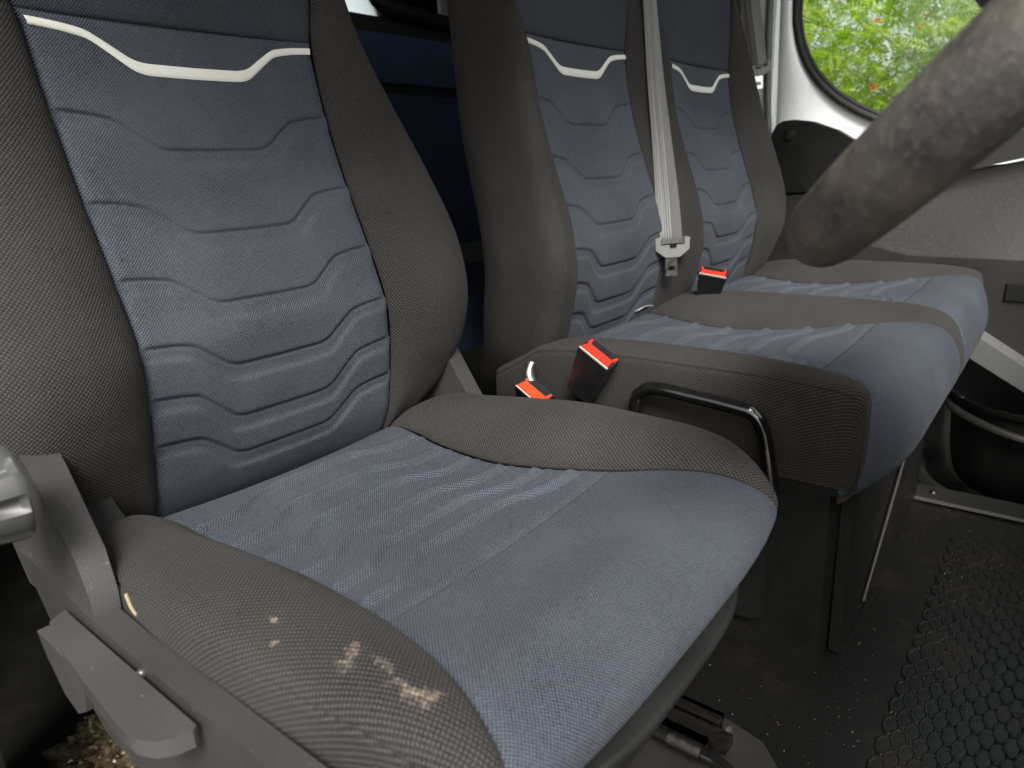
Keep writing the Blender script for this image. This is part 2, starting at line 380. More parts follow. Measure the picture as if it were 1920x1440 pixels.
def kslope(x): return np.interp(np.abs(x), _kx, np.gradient(_ky, _kx))
CH = [(.366, .330, .012), (.285, .249, .013), (.216, .181, .012), (.154, .117, .012), (.104, .060, .012), (.057, .017, .012)]
def channel_disp(X, Z, dz=0.0, depth=.0037):
    D = np.zeros_like(X)
    for e, c, wd in CH:
        k = kink(X); top = e+dz+(c-e)*k; wdd = wd*(1+.35*k)
        s = (Z-top)/np.sqrt(1+((c-e)*kslope(X)/.145)**2*.8)      # 0 at the top edge of the channel, -wd at the bottom
        e1 = 1/(1+np.exp(np.clip((s)/.0016, -40, 40))); e2 = 1/(1+np.exp(np.clip((-wdd-s)/.0013, -40, 40)))
        groove = np.exp(-((s+.0008)/.0020)**2)*.75
        D = np.maximum(D, e1*e2*.75+groove*.6)
    return D*depth

def back_panel(nm, xc, halfw, zoff, yfun, z0, z1, mat, par, chan=True, nx=150, nz=240, bulge=0.0, tucks='lr'):
    z = np.linspace(z0, z1, nz)[:, None]*np.ones((1, nx)); s = np.linspace(-1, 1, nx)[None]*np.ones((nz, 1))
    hw = halfw(z); X = xc+s*hw; Y = yfun(z)-.007*s*s-bulge*(1-s*s)
    if chan: Y = Y+channel_disp(s, z-zoff)*np.clip((1-np.abs(s))/.045, 0, 1)
    P = np.stack([X, Y, z], 2)
    P = tuck(P, tucks, .003, .005, 1 if normals(P)[30, 30, 1] < 0 else -1)
    uv = np.stack([P[..., 0]-xc, P[..., 2]], 2)
    return grid(nm, P, mat, par, uv=uv)
def wave_strip(nm, xc, halfw, zoff, yfun, mat, par):
    s = np.linspace(-.985, .985, 120)[None]*np.ones((9, 1)); q = np.linspace(0, 1, 9)[:, None]*np.ones((1, 120))
    k = kink(s); top = .4445+zoff+(.4125-.4445)*k; th = .0074+.0042*k; Z = top-th*q
    Y = yfun(Z)-.007*s*s-.0006-.0012*np.sin(np.pi*q)**.5
    P = np.stack([xc+s*halfw(Z), Y, Z], 2)
    return grid(nm, P, mat, par, flip=True)
def bolster_back(nm, xc, sgn, hw, outer, prot, yfun, zs, mat, par, depth=.10, nz=150, nu=56, xin=None, seamline=True):
    rows = []
    for z in zs:
        w = float(hw(z)); o = float(outer(z)); b = float(prot(z)); Y = float(yfun(z)); Dd = o-w; z2 = z
        pts = [(w, Y-.007, z2), (w+.16*Dd, Y-.007-.45*b, z2), (w+.42*Dd, Y-.95*b, z2), (w+.72*Dd, Y-1.0*b, z2), (w+.92*Dd, Y-.62*b, z2),
               (o, Y-.12*b+.006, z2), (o-.002, Y+.35*depth, z2), (o-.010, Y+.7*depth, z2), (o-.035, Y+depth, z2), (o-.09, Y+depth*1.15, z2)]
        rows.append(pts)
    P = cr(rows, nz); P = cr(P.transpose(1, 0, 2), nu).transpose(1, 0, 2)
    P = np.stack([xc+sgn*P[..., 0], P[..., 1], P[..., 2]], 2)
    P = tuck(P, 'l', .003, .005, 1 if normals(P)[60, 14, 1] < 0 else -1)
    return grid(nm, P, mat, par, flip=(sgn < 0))

seat = thing('driver_seat', (0, -.22, -.36), 'blue and grey cloth seat nearest the camera with a dirty mark on its bolster', 'seat')
hwD = lambda z: np.interp(z, [-.06, .0, .15, .285, .44, .50, .60, .70], [.150, .151, .147, .148, .150, .168, .185, .16])
outD = lambda z: np.interp(z, [-.06, -.03, -.015, .01, .04, .09, .16, .24, .34, .435, .50, .60, .68, .72], [.165, .180, .195, .225, .253, .276, .287, .297, .276, .236, .218, .212, .20, .17])
prD = lambda z: np.interp(z, [-.06, -.03, 0, .04, .09, .15, .24, .35, .45, .6, .72], [-.02, .004, .012, .024, .036, .042, .042, .034, .026, .015, .0])
ydrv = lambda z: Yd(z)
zsD = [-.06, -.035, -.015, .01, .04, .09, .15, .22, .30, .38, .45, .52, .60, .67, .71]
bp = back_panel('backrest_panel', 0, hwD, 0, ydrv, -.05, .4515, M['blue'], seat, nx=220, nz=420, tucks='lrb')
ws = wave_strip('wave_stripe', 0, hwD, 0, ydrv, M['tape'], bp)
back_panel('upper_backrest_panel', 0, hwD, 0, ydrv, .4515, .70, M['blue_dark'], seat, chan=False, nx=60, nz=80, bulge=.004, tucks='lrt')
bolster_back('backrest_bolster', 0, 1, hwD, outD, prD, ydrv, zsD, M['bolster'], seat)
bolster_back('backrest_bolster', 0, -1, hwD, outD, prD, ydrv, zsD, M['bolster'], seat)
def back_shell(nm, x0f, x1f, yfun, depth, zs, mat, par):
    rows = []
    for z in zs:
        a, b = float(x0f(z)), float(x1f(z)); Y = float(yfun(z))+depth
        rows.append([(a+.085, Y+.014, z), (a+.10, Y+.02, z), ((a+b)/2, Y+.03, z), (b-.10, Y+.02, z), (b-.085, Y+.014, z)])
    P = cr(rows, 60); P = cr(P.transpose(1, 0, 2), 24).transpose(1, 0, 2)
    return grid(nm, P, mat, par, flip=True)
back_shell('backrest_shell', lambda z: -outD(z), outD, ydrv, .10, zsD, M['black'], seat)
# piping on the outer rear edge of the far bolster
zz = np.linspace(-.02, .35, 14)
tube('piping', [(float(outD(z))+.0005, float(Yd(z))+.030, z) for z in zz], .0022, M['black'], seat, 8, 70)

# ------------------------------------------------------------------ seat cushions
def cushion(par, rows, cols_fn, segs, nrow):
    """rows: control rows; cols_fn(row, seg) gives that segment's control points; all segments share the row spline"""
    out = {}
    for nm, nj in segs:
        P = cr([cols_fn(r, nm) for r in rows], nrow); P = cr(P.transpose(1, 0, 2), nj).transpose(1, 0, 2); out[nm] = P
    return out
# y, z panel, half width of panel, z bolster, outer half width, corner set-back
RD = [(.075, -.040, .155, -.045, .190, 0), (.03, -.040, .156, -.030, .215, 0), (-.005, -.017, .155, -.004, .230, 0), (-.05, -.0165, .150, .014, .242, 0), (-.10, -.022, .145, .017, .250, 0),
      (-.18, -.023, .140, .025, .254, 0), (-.25, -.015, .141, .030, .256, 0), (-.333, -.003, .152, .029, .254, .0), (-.395, .007, .167, .027, .249, .004), (-.440, .008, .180, .020, .241, .012),
      (-.478, -.002, .192, .004, .232, .024), (-.498, -.016, .200, -.013, .226, .034), (-.503, -.031, .203, -.029, .222, .038), (-.496, -.049, .203, -.048, .218, .040), (-.480, -.066, .200, -.066, .212, .040), (-.460, -.076, .197, -.076, .207, .036), (-.43, -.080, .195, -.080, .205, .03)]
def colsD(r, seg):
    y, zp, w, zb, o, sb = r
    if seg == 'panel':
        return [(s*w, y+sb*.35*abs(s)**3+ (0), zp-.006*(1-s*s) if y > -.42 else zp+.002*(1-s*s)) for s in np.linspace(-1, 1, 9)]
    g = 1 if seg == 'R' else -1; D = o-w
    yy = lambda f: y+sb*(.35+.65*f*f)
    dz = min(zb, -.03) if zb < -.03 else None
    zt = zb; zbot = min(-.088, zb-.008)
    zs1 = max(zb-.020, zbot+.3*(zb-zbot))
    return [(g*w, yy(0), zp-.000), (g*(w+.14*D), yy(.14), zp+.45*(zb-zp)), (g*(w+.42*D), yy(.42), zb), (g*(w+.75*D), yy(.75), zb+.001), (g*(w+.95*D), yy(.93), zb-.005 if zb > -.05 else zb-.002),
            (g*o, yy(1.0), zs1), (g*(o+.001), yy(1.0)+.001, (zs1+zbot)/2), (g*(o-.006), yy(1.0)+.004, zbot)]
segD = cushion(seat, RD, colsD, [('panel', 200), ('R', 70), ('L', 90)], 640)
CY = [(-.065, -.035), (-.115, -.082), (-.163, -.128), (-.213, -.178), (-.262, -.226), (-.305, -.272)]
def cush_disp(P, xc, hwf, CYs, dy=0.0, depth=.0052, sharp=.0044):
    X = (P[..., 0]-xc)/hwf; D = np.zeros(X.shape)
    for e, c in CYs:
        k = kink(X); yl = e+dy+(c-e)*k; s = (P[..., 1]-yl)/np.sqrt(1+((c-e)*kslope(X)/.145)**2*.8)    # >0 behind the line
        D += np.exp(-((s+.001)/sharp)**2)*.8 - np.exp(-((s-.0085)/.0052)**2)*.70
    return D*depth*np.clip((1-np.abs(X))/.06, 0, 1)/(1+((CYs[0][1]-CYs[0][0])*kslope(X)/.145)**2)**.8
def split_rows(P, ysplit):
    r = np.argmax(P[:, P.shape[1]//2, 1] < ysplit); return P[:r+1], P[r:]
Pp = segD['panel']; hwr = np.abs(Pp[:, -1:, 0])
Prear, Pfront = split_rows(Pp, -.3335)
n = normals(Prear); sgn = np.sign(n[100, 100, 2])
Prear = Prear - n*sgn*cush_disp(Prear, 0, np.abs(Prear[:, -1:, 0]), CY)[..., None]
Prear = tuck(Prear, 'lrb', .0028, .0045, sgn); Pfront = tuck(Pfront, 'lrt', .0028, .0045, sgn)
def guv(P, xc=0):
    dv = np.linalg.norm(np.diff(P, axis=0), axis=2).mean(1); v = np.concatenate([[0], np.cumsum(dv)])[:, None]*np.ones((1, P.shape[1])); return np.stack([P[..., 0]-xc, v], 2)
F = bool(sgn < 0)
grid('cushion_panel', Prear, M['blue_cushion'], seat, uv=guv(Prear), flip=F)
grid('cushion_front_panel', Pfront, M['blue_cushion'], seat, uv=guv(Pfront), flip=F)
def nsgn(P): return 1 if normals(P)[P.shape[0]//2, P.shape[1]//3, 2] > 0 else -1
for k, mt in (('R', 'bolster'), ('L', 'bolster_near')):
    P = segD[k]; s = nsgn(P); P = tuck(P, 'l', .0028, .0045, s)
    if k == 'L':   # stitched seam along the outer top edge
        x = np.abs(P[..., 0]); c = np.linalg.norm(P-P[:, 58:59], axis=2); nn = normals(P)*s
        P = P - nn*(np.exp(-(c/.0020)**2)*.0022)[..., None]
    grid('cushion_bolster', P, M[mt], seat, flip=(s < 0))
# skirt under the cushion front
xs = np.linspace(-1, 1, 60); prof_p = cr([(.075, -.076), (.004, -.0765), (-.0035, -.078), (-.006, -.083), (-.003, -.088), (.002, -.100), (.016, -.130), (.032, -.158), (.060, -.172), (.20, -.175)], 50)
P = np.zeros((60, 50, 3))
for i, x in enumerate(xs):
    P[i, :, 0] = x*(.222-.0*prof_p[:, 0]); P[i, :, 1] = -.489+.075*abs(x)**3.2+prof_p[:, 0]; P[i, :, 2] = prof_p[:, 1]
grid('cushion_pan', P, M['pan'], seat)
bm = bmesh.new(); prism_x(bm, [(.05, -.17), (-.36, -.17), (-.33, -.33), (.05, -.33)], -.19, .17)
bm_obj('seat_base', bm, M['black'], seat, bevel=.01)
# near side plastic trim (rear arm + long side rail)
bm = bmesh.new(); prism_x(bm, [(-.02, .012), (-.05, .010), (-.16, .000), (-.21, -.003), (-.56, -.003), (-.56, -.09), (-.40, -.12), (-.13, -.12), (-.085, -.09), (-.05, -.03)], -.276, -.2575)
bm_obj('side_trim', bm, M['trim'], seat, bevel=.0048, seg=4)
arm = [(.03, .20), (-.075, .155), (-.113, .124), (-.142, .098), (-.190, .030), (-.206, -.002), (-.10, -.02), (-.02, -.02), (.05, .05)]
armL = [(.05, .125), (.0, .110), (-.040, .100), (-.066, .086), (-.135, .038), (-.156, .012), (-.160, -.004), (-.10, -.02), (-.02, -.02), (.05, .05)]
bm = bmesh.new()
A = [bm.verts.new((-.2745+.014*max(0, min(1, (z-.0)/.13)), y, z)) for y, z in armL]; B = [bm.verts.new((-.2560+.024*max(0, min(1, (z-.0)/.13)), y, z)) for y, z in armL]
bm.faces.new(A); bm.faces.new(B[::-1])
for i in range(len(armL)): bm.faces.new((A[i], B[i], B[(i+1) % len(armL)], A[(i+1) % len(armL)]))
bm_obj('hinge_cover', bm, M['trim'], seat, bevel=.0035, seg=3)
bm = bmesh.new(); prism_x(bm, [(.06, .14), (.02, .135), (-.002, .110), (-.040, .050), (-.078, -.008), (-.12, -.07), (.06, -.07)], .236, .262); bm_obj('hinge_cover', bm, M['trim'], seat, bevel=.006, seg=3)
bm = bmesh.new(); prism_x(bm, [(.02, .06), (-.05, .015), (-.09, -.03), (-.02, -.03)], -.236, -.20); bm_obj('hinge_gap_shade', bm, M['black'], seat, bevel=.004)  # black block added as the shade in the gap below the bolster
# yellow foam showing between trim and cover
tube('foam_edge', [(-.2535, -.168, .012), (-.2545, -.176, .004), (-.2548, -.184, .001)], .0013, M['foam'], seat, 8, 20)
# recline knob: fluted disc turning about x
def knob():
    c = Vector((-.300, -.135, .104)); bm = bmesh.new(); n = 96; rings = []
    prof = [(.0, -.030, 0), (.022, -.030, 0), (.0275, -.0285, .2), (.030, -.024, .9), (.0325, -.012, 1), (.0345, .0, .9), (.0345, .004, 0), (.0335, .006, 0), (.0, .006, 0)]
    for r, x, fl in prof[1:-1]:
        ring = []
        for k in range(n):
            a = 2*math.pi*k/n; g = max(0, math.cos(8*a))**1.0; rr = r-.0062*fl*(g**.8 if g > 0 else 0)
            ring.append(bm.verts.new((c.x+x, c.y+rr*math.cos(a), c.z+rr*math.sin(a))))
        rings.append(ring)
    for a, b in zip(rings[:-1], rings[1:]):
        for k in range(n): bm.faces.new((a[k], a[(k+1) % n], b[(k+1) % n], b[k]))
    bm.faces.new(rings[0]); bm.faces.new(rings[-1][::-1]); return bm
bm_obj('recline_knob', knob(), M['knob'], seat)
# height lever
bm = bmesh.new()
prism(bm, [(-.279, -.114), (-.292, -.121), (-.3005, -.170), (-.306, -.235), (-.3085, -.275), (-.3075, -.292), (-.302, -.3045), (-.294, -.311), (-.284, -.3145), (-.2805, -.312)], (0, 0, -.008), (1, 0, 0), (0, 1, 0), (0, 0, -1), .012)
lev = bm_obj('height_lever', bm, M['lever'], seat, bevel=.004, seg=4)
bm = bmesh.new(); prism_x(bm, [(-.118, -.012), (-.195, -.016), (-.185, -.05), (-.165, -.062), (-.145, -.055), (-.125, -.03)], -.300, -.2765)
bm_obj('lever_pivot', bm, M['lever'], lev, bevel=.004, seg=3)
bm = bmesh.new(); bmesh.ops.create_uvsphere(bm, u_segments=12, v_segments=8, radius=.0035, matrix=Matrix.Translation((-.277, -.235, -.010)))
bm_obj('trim_stud', bm, M['lever'], seat)
# seat rail and mechanism seen below the front edge
rail = thing('seat_rail', (.2, -.40, -.355), 'greasy black metal seat slide rail with bolt under the front of the nearest seat', 'seat rail')
bm = bmesh.new(); prism(bm, [(.135, -.50), (.175, -.512), (.215, -.505), (.243, -.478), (.252, -.44), (.256, -.10), (.13, -.10)], (0, 0, -.3562), (1, 0, 0), (0, 1, 0), (0, 0, 1), .016)
bm_obj('rail_cover', bm, M['card'], rail, bevel=.006, seg=3)
bm = bmesh.new()
for x0, x1, z0, z1 in ((.176, .182, -.34, -.308), (.176, .19, -.314, -.308), (.212, .226, -.314, -.308), (.220, .226, -.34, -.308)): box(bm, x0, x1, -.438, -.10, z0, z1)
bm_obj('rail_channel', bm, M['dark_steel'], rail, bevel=.001)
bm = bmesh.new(); box(bm, .191, .211, -.455, -.10, -.330, -.317); bm_obj('rail_slide', bm, M['dark_steel'], rail, bevel=.002)
bm = bmesh.new(); bmesh.ops.create_cone(bm, cap_ends=True, segments=6, radius1=.008, radius2=.007, depth=.008, matrix=Matrix.Translation((.236, -.436, -.334))); bm_obj('bolt', bm, M['steel'], rail)
tube('adjuster_bar', [(.165, -.36, -.315), (.165, -.43, -.315), (.163, -.462, -.316), (.15, -.478, -.318), (.10, -.482, -.318), (-.10, -.482, -.318)], .0065, M['gloss_black'], rail, 12, 60)
tube('bar_clip', [(.165, -.40, -.315), (.165, -.438, -.315)], .0085, M['dark_steel'], rail, 12, 8)

# ------------------------------------------------------------------ passenger bench
bench = thing('bench_seat', (.86, -.27, -.36), 'double passenger bench in blue and grey cloth, black loop handle on its side', 'bench seat')
yb = lambda z: Yd(z-.027)-.077-.028*(np.asarray(z)/.5)
hwB = lambda z: np.interp(z, [-.06, .10, .40, .47, .56, .64, .72], [.142, .142, .139, .139, .175, .195, .17])
XC = [.577, 1.025]
zsB = [-.02, .0, .02, .05, .09, .15, .22, .30, .38, .45, .52, .60, .66, .71]
for k, xc in enumerate(XC):
    p = back_panel('backrest_panel', xc, hwB, .027, yb, -.01, .4785, M['blue'], bench, nx=150, nz=300, tucks='lrb')
    wave_strip('wave_stripe', xc, hwB, .027, yb, M['tape'], p)
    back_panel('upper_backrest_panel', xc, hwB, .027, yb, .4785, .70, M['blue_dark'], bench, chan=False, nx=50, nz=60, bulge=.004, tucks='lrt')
# outer bolsters (half widths are measured from each panel centre)
outL = lambda z: np.interp(z, [-.04, -.01, .02, .06, .12, .2, .3, .4, .5, .6, .72], [.150, .172, .19, .205, .214, .212, .196, .178, .166, .165, .15])
prL = lambda z: np.interp(z, [-.04, 0, .06, .15, .3, .45, .6, .72], [.0, .010, .022, .028, .026, .020, .012, .0])
outRr = lambda z: np.interp(z, [-.04, .02, .06, .14, .22, .33, .42, .5, .58, .65, .72], [.19, .21, .235, .285, .315, .330, .305, .27, .235, .20, .17])
bolster_back('backrest_bolster', XC[0], -1, hwB, outL, prL, yb, [-.04, -.015]+zsB[1:], M['bolster'], bench, depth=.135)
bolster_back('backrest_bolster', XC[1], 1, hwB, outRr, lambda z: prL(z)*1.2, yb, zsB, M['bolster'], bench, depth=.10)
rows = []
for z in zsB:
    a = XC[0]+float(hwB(z)); b = XC[1]-float(hwB(z)); Y = float(yb(z)); q = float(np.interp(z, [-.04, 0, .06, .15, .3, .5, .72], [-.02, .0, .014, .020, .018, .014, 0]))
    if b-a < .03: a, b = (a+b)/2-.015, (a+b)/2+.015
    rows.append([(a, Y-.007, z), (a+.2*(b-a), Y-.007-.55*q, z), (a+.4*(b-a), Y-.007-q, z), (a+.6*(b-a), Y-.007-q*1.05, z), (a+.82*(b-a), Y-.007-.7*q, z), (b, Y-.007, z)])
P = cr(rows, 120); P = cr(P.transpose(1, 0, 2), 40).transpose(1, 0, 2); P = tuck(P, 'lr', .003, .005, 1 if normals(P)[60, 20, 1] < 0 else -1)
grid('centre_bolster', P, M['bolster'], bench)
back_shell('backrest_shell', lambda z: XC[0]-outL(z), lambda z: XC[1]+outRr(z), yb, .135, zsB, M['black'], bench)

# y, z panel, z bolster, half width panel, left outer x, right outer x, corner setback
RB = [(.0, .0, .005, .14, .375, 1.345, 0), (-.05, .022, .030, .140, .365, 1.35, 0), (-.09, .037, .052, .134, .361, 1.352, 0), (-.14, .036, .060, .118, .36, 1.353, 0), (-.22, .031, .063, .106, .36, 1.355, 0), (-.30, .034, .063, .106, .36, 1.355, 0), (-.38, .042, .062, .118, .36, 1.355, 0),
      (-.44, .049, .060, .140, .36, 1.352, .0), (-.485, .052, .057, .160, .36, 1.347, .002), (-.520, .049, .052, .180, .36, 1.338, .004), (-.545, .036, .040, .196, .361, 1.328, .016), (-.560, .010, .010, .207, .362, 1.318, .028), (-.566, -.02, -.02, .209, .364, 1.308, .034),
      (-.560, -.052, -.052, .207, .367, 1.30, .032), (-.542, -.076, -.076, .203, .371, 1.30, .024), (-.520, -.084, -.084, .200, .374, 1.29, .014)]
def colsB(r, seg):
    y, zp, zb, w, xl, xr, sb = r
    c0, c1 = .577, 1.055; cw1 = w*1.05
    if seg in ('P0', 'P1'):
        xc, ww = (c0, w) if seg == 'P0' else (c1, cw1)
        out = []
        for s in np.linspace(-1, 1, 9):
            e = sb*(max(0, -s)**4 if seg == 'P0' else .6*max(0, s)**3)
            out.append((xc+s*ww, y+e, zp-.004*(1-s*s) if y > -.46 else zp+.003*(1-s*s)))
        return out
    if seg == 'C':
        a, b = c0+w, c1-cw1; m = (a+b)/2
        return [(a, y, zp), (a+.18*(b-a), y, zp+.6*(zb-zp)), (a+.38*(b-a), y, zb), (m, y, zb-.002 if y < -.46 else zb+.001), (a+.62*(b-a), y, zb), (a+.82*(b-a), y, zp+.6*(zb-zp)), (b, y, zp)]
    if seg == 'L': g, w0, o = -1, c0-w, xl
    else: g, w0, o = 1, c1+cw1, xr
    D = abs(o-w0); fr = y < -.46
    yy = lambda f: y+sb*((1.0 if seg == 'L' else .6)+.2*f)
    zbot = min(-.072, zb-.008)
    zs1 = max(zb-.016, zbot+.3*(zb-zbot))
    return [(w0, yy(0), zp), (w0+g*.2*D, yy(.2), zp+.65*(zb-zp)), (w0+g*.5*D, yy(.5), zb), (w0+g*.8*D, yy(.8), zb-.001), (w0+g*.95*D, yy(.95), zb-.005 if zb > -.04 else zb-.002), (o, yy(1), zs1), (o-g*.002, yy(1)+.002, (zs1+zbot)/2), (o-g*.014, yy(1)+.004, zbot)]
segB = cushion(bench, RB, colsB, [('P0', 140), ('P1', 120), ('C', 50), ('L', 60), ('R', 40)], 460)
for nm, xc in (('P0', .577), ('P1', 1.055)):
    P = segB[nm]; A, B = split_rows(P, -.455); s = np.sign(normals(A)[60, 60, 2])
    CYb = [(e*1.22-.06, c*1.22-.06) for e, c in CY]
    A = A - normals(A)*s*cush_disp(A, xc, np.abs((A[:, -1:, 0]-A[:, :1, 0])/2), CYb, depth=.0056, sharp=.0046)[..., None]
    A = tuck(A, 'lrb', .003, .005, s); B = tuck(B, 'lrt', .003, .005, s)
    grid('cushion_panel', A, M['blue_cushion'], bench, uv=guv(A), flip=bool(s < 0)); grid('cushion_front_panel', B, M['blue_cushion'], bench, uv=guv(B), flip=bool(s < 0))
for nm in 'CLR':
    P = segB[nm]; s = 1 if normals(P)[P.shape[0]//2, 12, 2] > 0 else -1; P = tuck(P, 'lr' if nm == 'C' else 'l', .003, .005, s)
    if nm == 'L':
        c = np.linalg.norm(P-P[:, 41:42], axis=2); P = P-normals(P)*s*(np.exp(-(c/.0022)**2)*.0018*np.clip((P[..., 1]+.53)/.04, 0, 1))[..., None]
    if nm == 'C':
        c = np.abs(P[..., 0]-P[:, 25:26, 0]); P = P-normals(P)*s*(np.exp(-(c/.0025)**2)*.003)[..., None]
    grid('cushion_bolster', P, M['bolster'], bench, flip=(s < 0))
bm = bmesh.new(); box(bm, .400, 1.30, -.500, .02, -.094, -.066); bm_obj('cushion_base', bm, M['black'], bench, bevel=.004)
# pedestal box
bm = bmesh.new(); hexa(bm, [(.420, -.485, -.357), (1.03, -.482, -.357), (1.03, -.02, -.357), (.42, -.02, -.357), (.400, -.49, -.084), (1.05, -.49, -.084), (1.05, -.02, -.084), (.40, -.02, -.084)])
ped = bm_obj('pedestal', bm, M['black_dusty'], bench, bevel=.012, seg=3)
bm = bmesh.new(); hexa(bm, [(.466, -.502, -.352), (1.028, -.499, -.352), (1.028, -.4885, -.352), (.466, -.4885, -.352), (.456, -.505, -.092), (1.045, -.502, -.092), (1.045, -.4905, -.092), (.456, -.4905, -.092)])
bm_obj('pedestal_door', bm, M['black_dusty'], ped, bevel=.003)
tube('pedestal_rib', [(.58, -.505, -.335), (.72, -.507, -.225), (.86, -.508, -.115)], .0038, M['black'], ped, 10, 12)
bm = bmesh.new(); prism_x(bm, [(-.42, -.15), (-.40, -.14), (-.27, -.14), (-.27, -.30), (-.40, -.30), (-.42, -.29)], .400, .409)
bm_obj('pedestal_hatch', bm, M['black'], ped, bevel=.004)
# loop handle
tube('grab_handle', [(.343, -.246, -.085), (.343, -.256, -.03), (.342, -.262, .006), (.341, -.272, .0185), (.340, -.290, .0255), (.340, -.34, .0225), (.340, -.395, .0175), (.341, -.413, .0125), (.342, -.424, -.004), (.344, -.430, -.03), (.352, -.436, -.075), (.37, -.436, -.085)], .0088, M['gloss_black'], bench, 18, 140)
tube('hinge_bracket', [(.338, -.100, .036), (.332, -.098, .022), (.331, -.104, .006), (.334, -.118, -.006), (.338, -.126, -.02)], .0075, M['steel'], bench, 12, 40)

# ------------------------------------------------------------------ belts and buckles
def buckle(label, c, ax, up, wid, red, group='seat belt buckles between the seats', H=.075):
    """c: top centre; ax: direction of the buckle's width; up: its long axis"""
    t = thing('seat_belt_buckle', c, label, 'buckle', group)
    up = Vector(up).normalized(); ax = (Vector(ax)-up*Vector(ax).dot(up)).normalized(); th = up.cross(ax); c = Vector(c)
    W, T = .0245, .0145
    bm = bmesh.new(); hexa(bm, [c+ax*(-W*.72)+th*(-T*.8)-up*H, c+ax*(W*.72)+th*(-T*.8)-up*H, c+ax*(W*.72)+th*(T*.8)-up*H, c+ax*(-W*.72)+th*(T*.8)-up*H,
                                c+ax*(-W)+th*(-T)-up*H*.8, c+ax*W+th*(-T)-up*H*.8, c+ax*W+th*T-up*H*.8, c+ax*(-W)+th*T-up*H*.8])
    bm2 = bmesh.new(); P8 = []
    hexa(bm2, [c+ax*(-W*.78)+th*(-T*.8)-up*H, c+ax*(W*.78)+th*(-T*.8)-up*H, c+ax*(W*.78)+th*(T*.8)-up*H, c+ax*(-W*.78)+th*(T*.8)-up*H,
               c+ax*(-W)+th*(-T), c+ax*W+th*(-T), c+ax*W+th*T, c+ax*(-W)+th*T])
    bm.free(); body = bm_obj('buckle_body', bm2, M['satin_black'], t, bevel=.0035, seg=3)
    bm = bmesh.new(); w2, t2 = W*.90, T*.80
    def q(a, b, h): return c+ax*a+th*b+up*h
    # red button: a flat-bottomed scoop with a slot behind it
    hexa(bm, [q(-w2, -t2, -.002), q(w2, -t2, -.002), q(w2, t2*.25, -.002), q(-w2, t2*.25, -.002), q(-w2, -t2, .0030), q(w2, -t2, .0030), q(w2*.86, t2*.25, .0012), q(-w2*.86, t2*.25, .0012)])
    hexa(bm, [q(-w2, t2*.25, -.002), q(-w2*.80, t2*.25, -.002), q(-w2*.86, t2, -.002), q(-w2, t2, -.002), q(-w2, t2*.25, .0012), q(-w2*.80, t2*.25, .0012), q(-w2*.9, t2, .0012), q(-w2, t2, .0012)])
    hexa(bm, [q(w2*.80, t2*.25, -.002), q(w2, t2*.25, -.002), q(w2, t2, -.002), q(w2*.86, t2, -.002), q(w2*.80, t2*.25, .0012), q(w2, t2*.25, .0012), q(w2, t2, .0012), q(w2*.9, t2, .0012)])
    bm_obj('release_button', bm, red, t, bevel=.0007)
    bm = bmesh.new(); hexa(bm, [q(-W*.96, -T*.99, -.001), q(W*.96, -T*.99, -.001), q(W*.96, -T*.86, -.001), q(-W*.96, -T*.86, -.001), q(-W*.96, -T*.99, .0022), q(W*.96, -T*.99, .0022), q(W*.96, -T*.86, .0022), q(-W*.96, -T*.86, .0022)])
    bm_obj('button_rim', bm, M['edge'], t)
    bm = bmesh.new()
    for k in range(9):
        a = -w2*.7+k*w2*.175; hexa(bm, [q(a, t2*.30, -.001), q(a+.0012, t2*.30, -.001), q(a+.0012, t2*.85, -.001), q(a, t2*.85, -.001), q(a, t2*.30, .0012), q(a+.0012, t2*.30, .0012), q(a+.0012, t2*.85, .0005), q(a, t2*.85, .0005)])
    bm_obj('slot_teeth', bm, M['black'], t)
    tube('stalk', [c-up*(H-.01), c-up*(H+.02), c-up*(H+.05)], .005, M['dark_steel'], t, 10, 8)
    return t
buckle('black buckle with red release button leaning against the side of the bench cushion', (.3265, -.217, .065), (0, -.90, -.42), (-.28, -.52, .80), .045, M['red'], H=.080)
buckle('black buckle with orange button, half hidden low behind the nearest seat cushion', (.318, -.117, .002), (0, -.84, -.54), (-.45, -.42, .78), .045, M['orange'])
buckle('black buckle with red button standing between the two bench places', (.790, -.172, .103), (.35, -.93, -.12), (-.30, -.32, .90), .045, M['red'], H=.06)

def ribbon(nm, path, dirs, width, mat, par, ns=90, curl=.0015, ridge=0):
    C0 = cr(np.array(path, float), ns); Dd = cr(np.array(dirs, float), ns); Dd /= np.linalg.norm(Dd, axis=1, keepdims=True)
    T = np.gradient(C0, axis=0); T /= np.linalg.norm(T, axis=1, keepdims=True); Nn = np.cross(T, Dd)
    u = np.linspace(-.5, .5, 25); wv = np.asarray(width) if np.ndim(width) else np.full(ns, width)
    if np.ndim(width): wv = np.interp(np.linspace(0, 1, ns), np.linspace(0, 1, len(width)), width)
    front = []; back = []
    off = curl*np.cos(u*2*np.pi)[None]*np.ones((ns, 1)) + ridge*np.exp(-((u-.05)/.06)**2)[None]*np.linspace(1, 0, ns)[:, None] + ridge*.7*np.exp(-((u+.22)/.05)**2)[None]*np.linspace(1, 0, ns)[:, None]
    A = C0[:, None]+Dd[:, None]*(u[None, :, None]*wv[:, None, None])+Nn[:, None]*off[..., None]
    Bk = A[:, ::-1]-Nn[:, None]*.0013
    P = np.concatenate([A, Bk, A[:, :1]], 1)
    uu = np.concatenate([u*.048, u[::-1]*.048, u[:1]*.048]); vv = np.concatenate([[0], np.cumsum(np.linalg.norm(np.diff(C0, axis=0), axis=1))])
    uv = np.stack(np.broadcast_arrays(uu[None], vv[:, None]), 2)
    return grid(nm, P, mat, par, uv=uv)
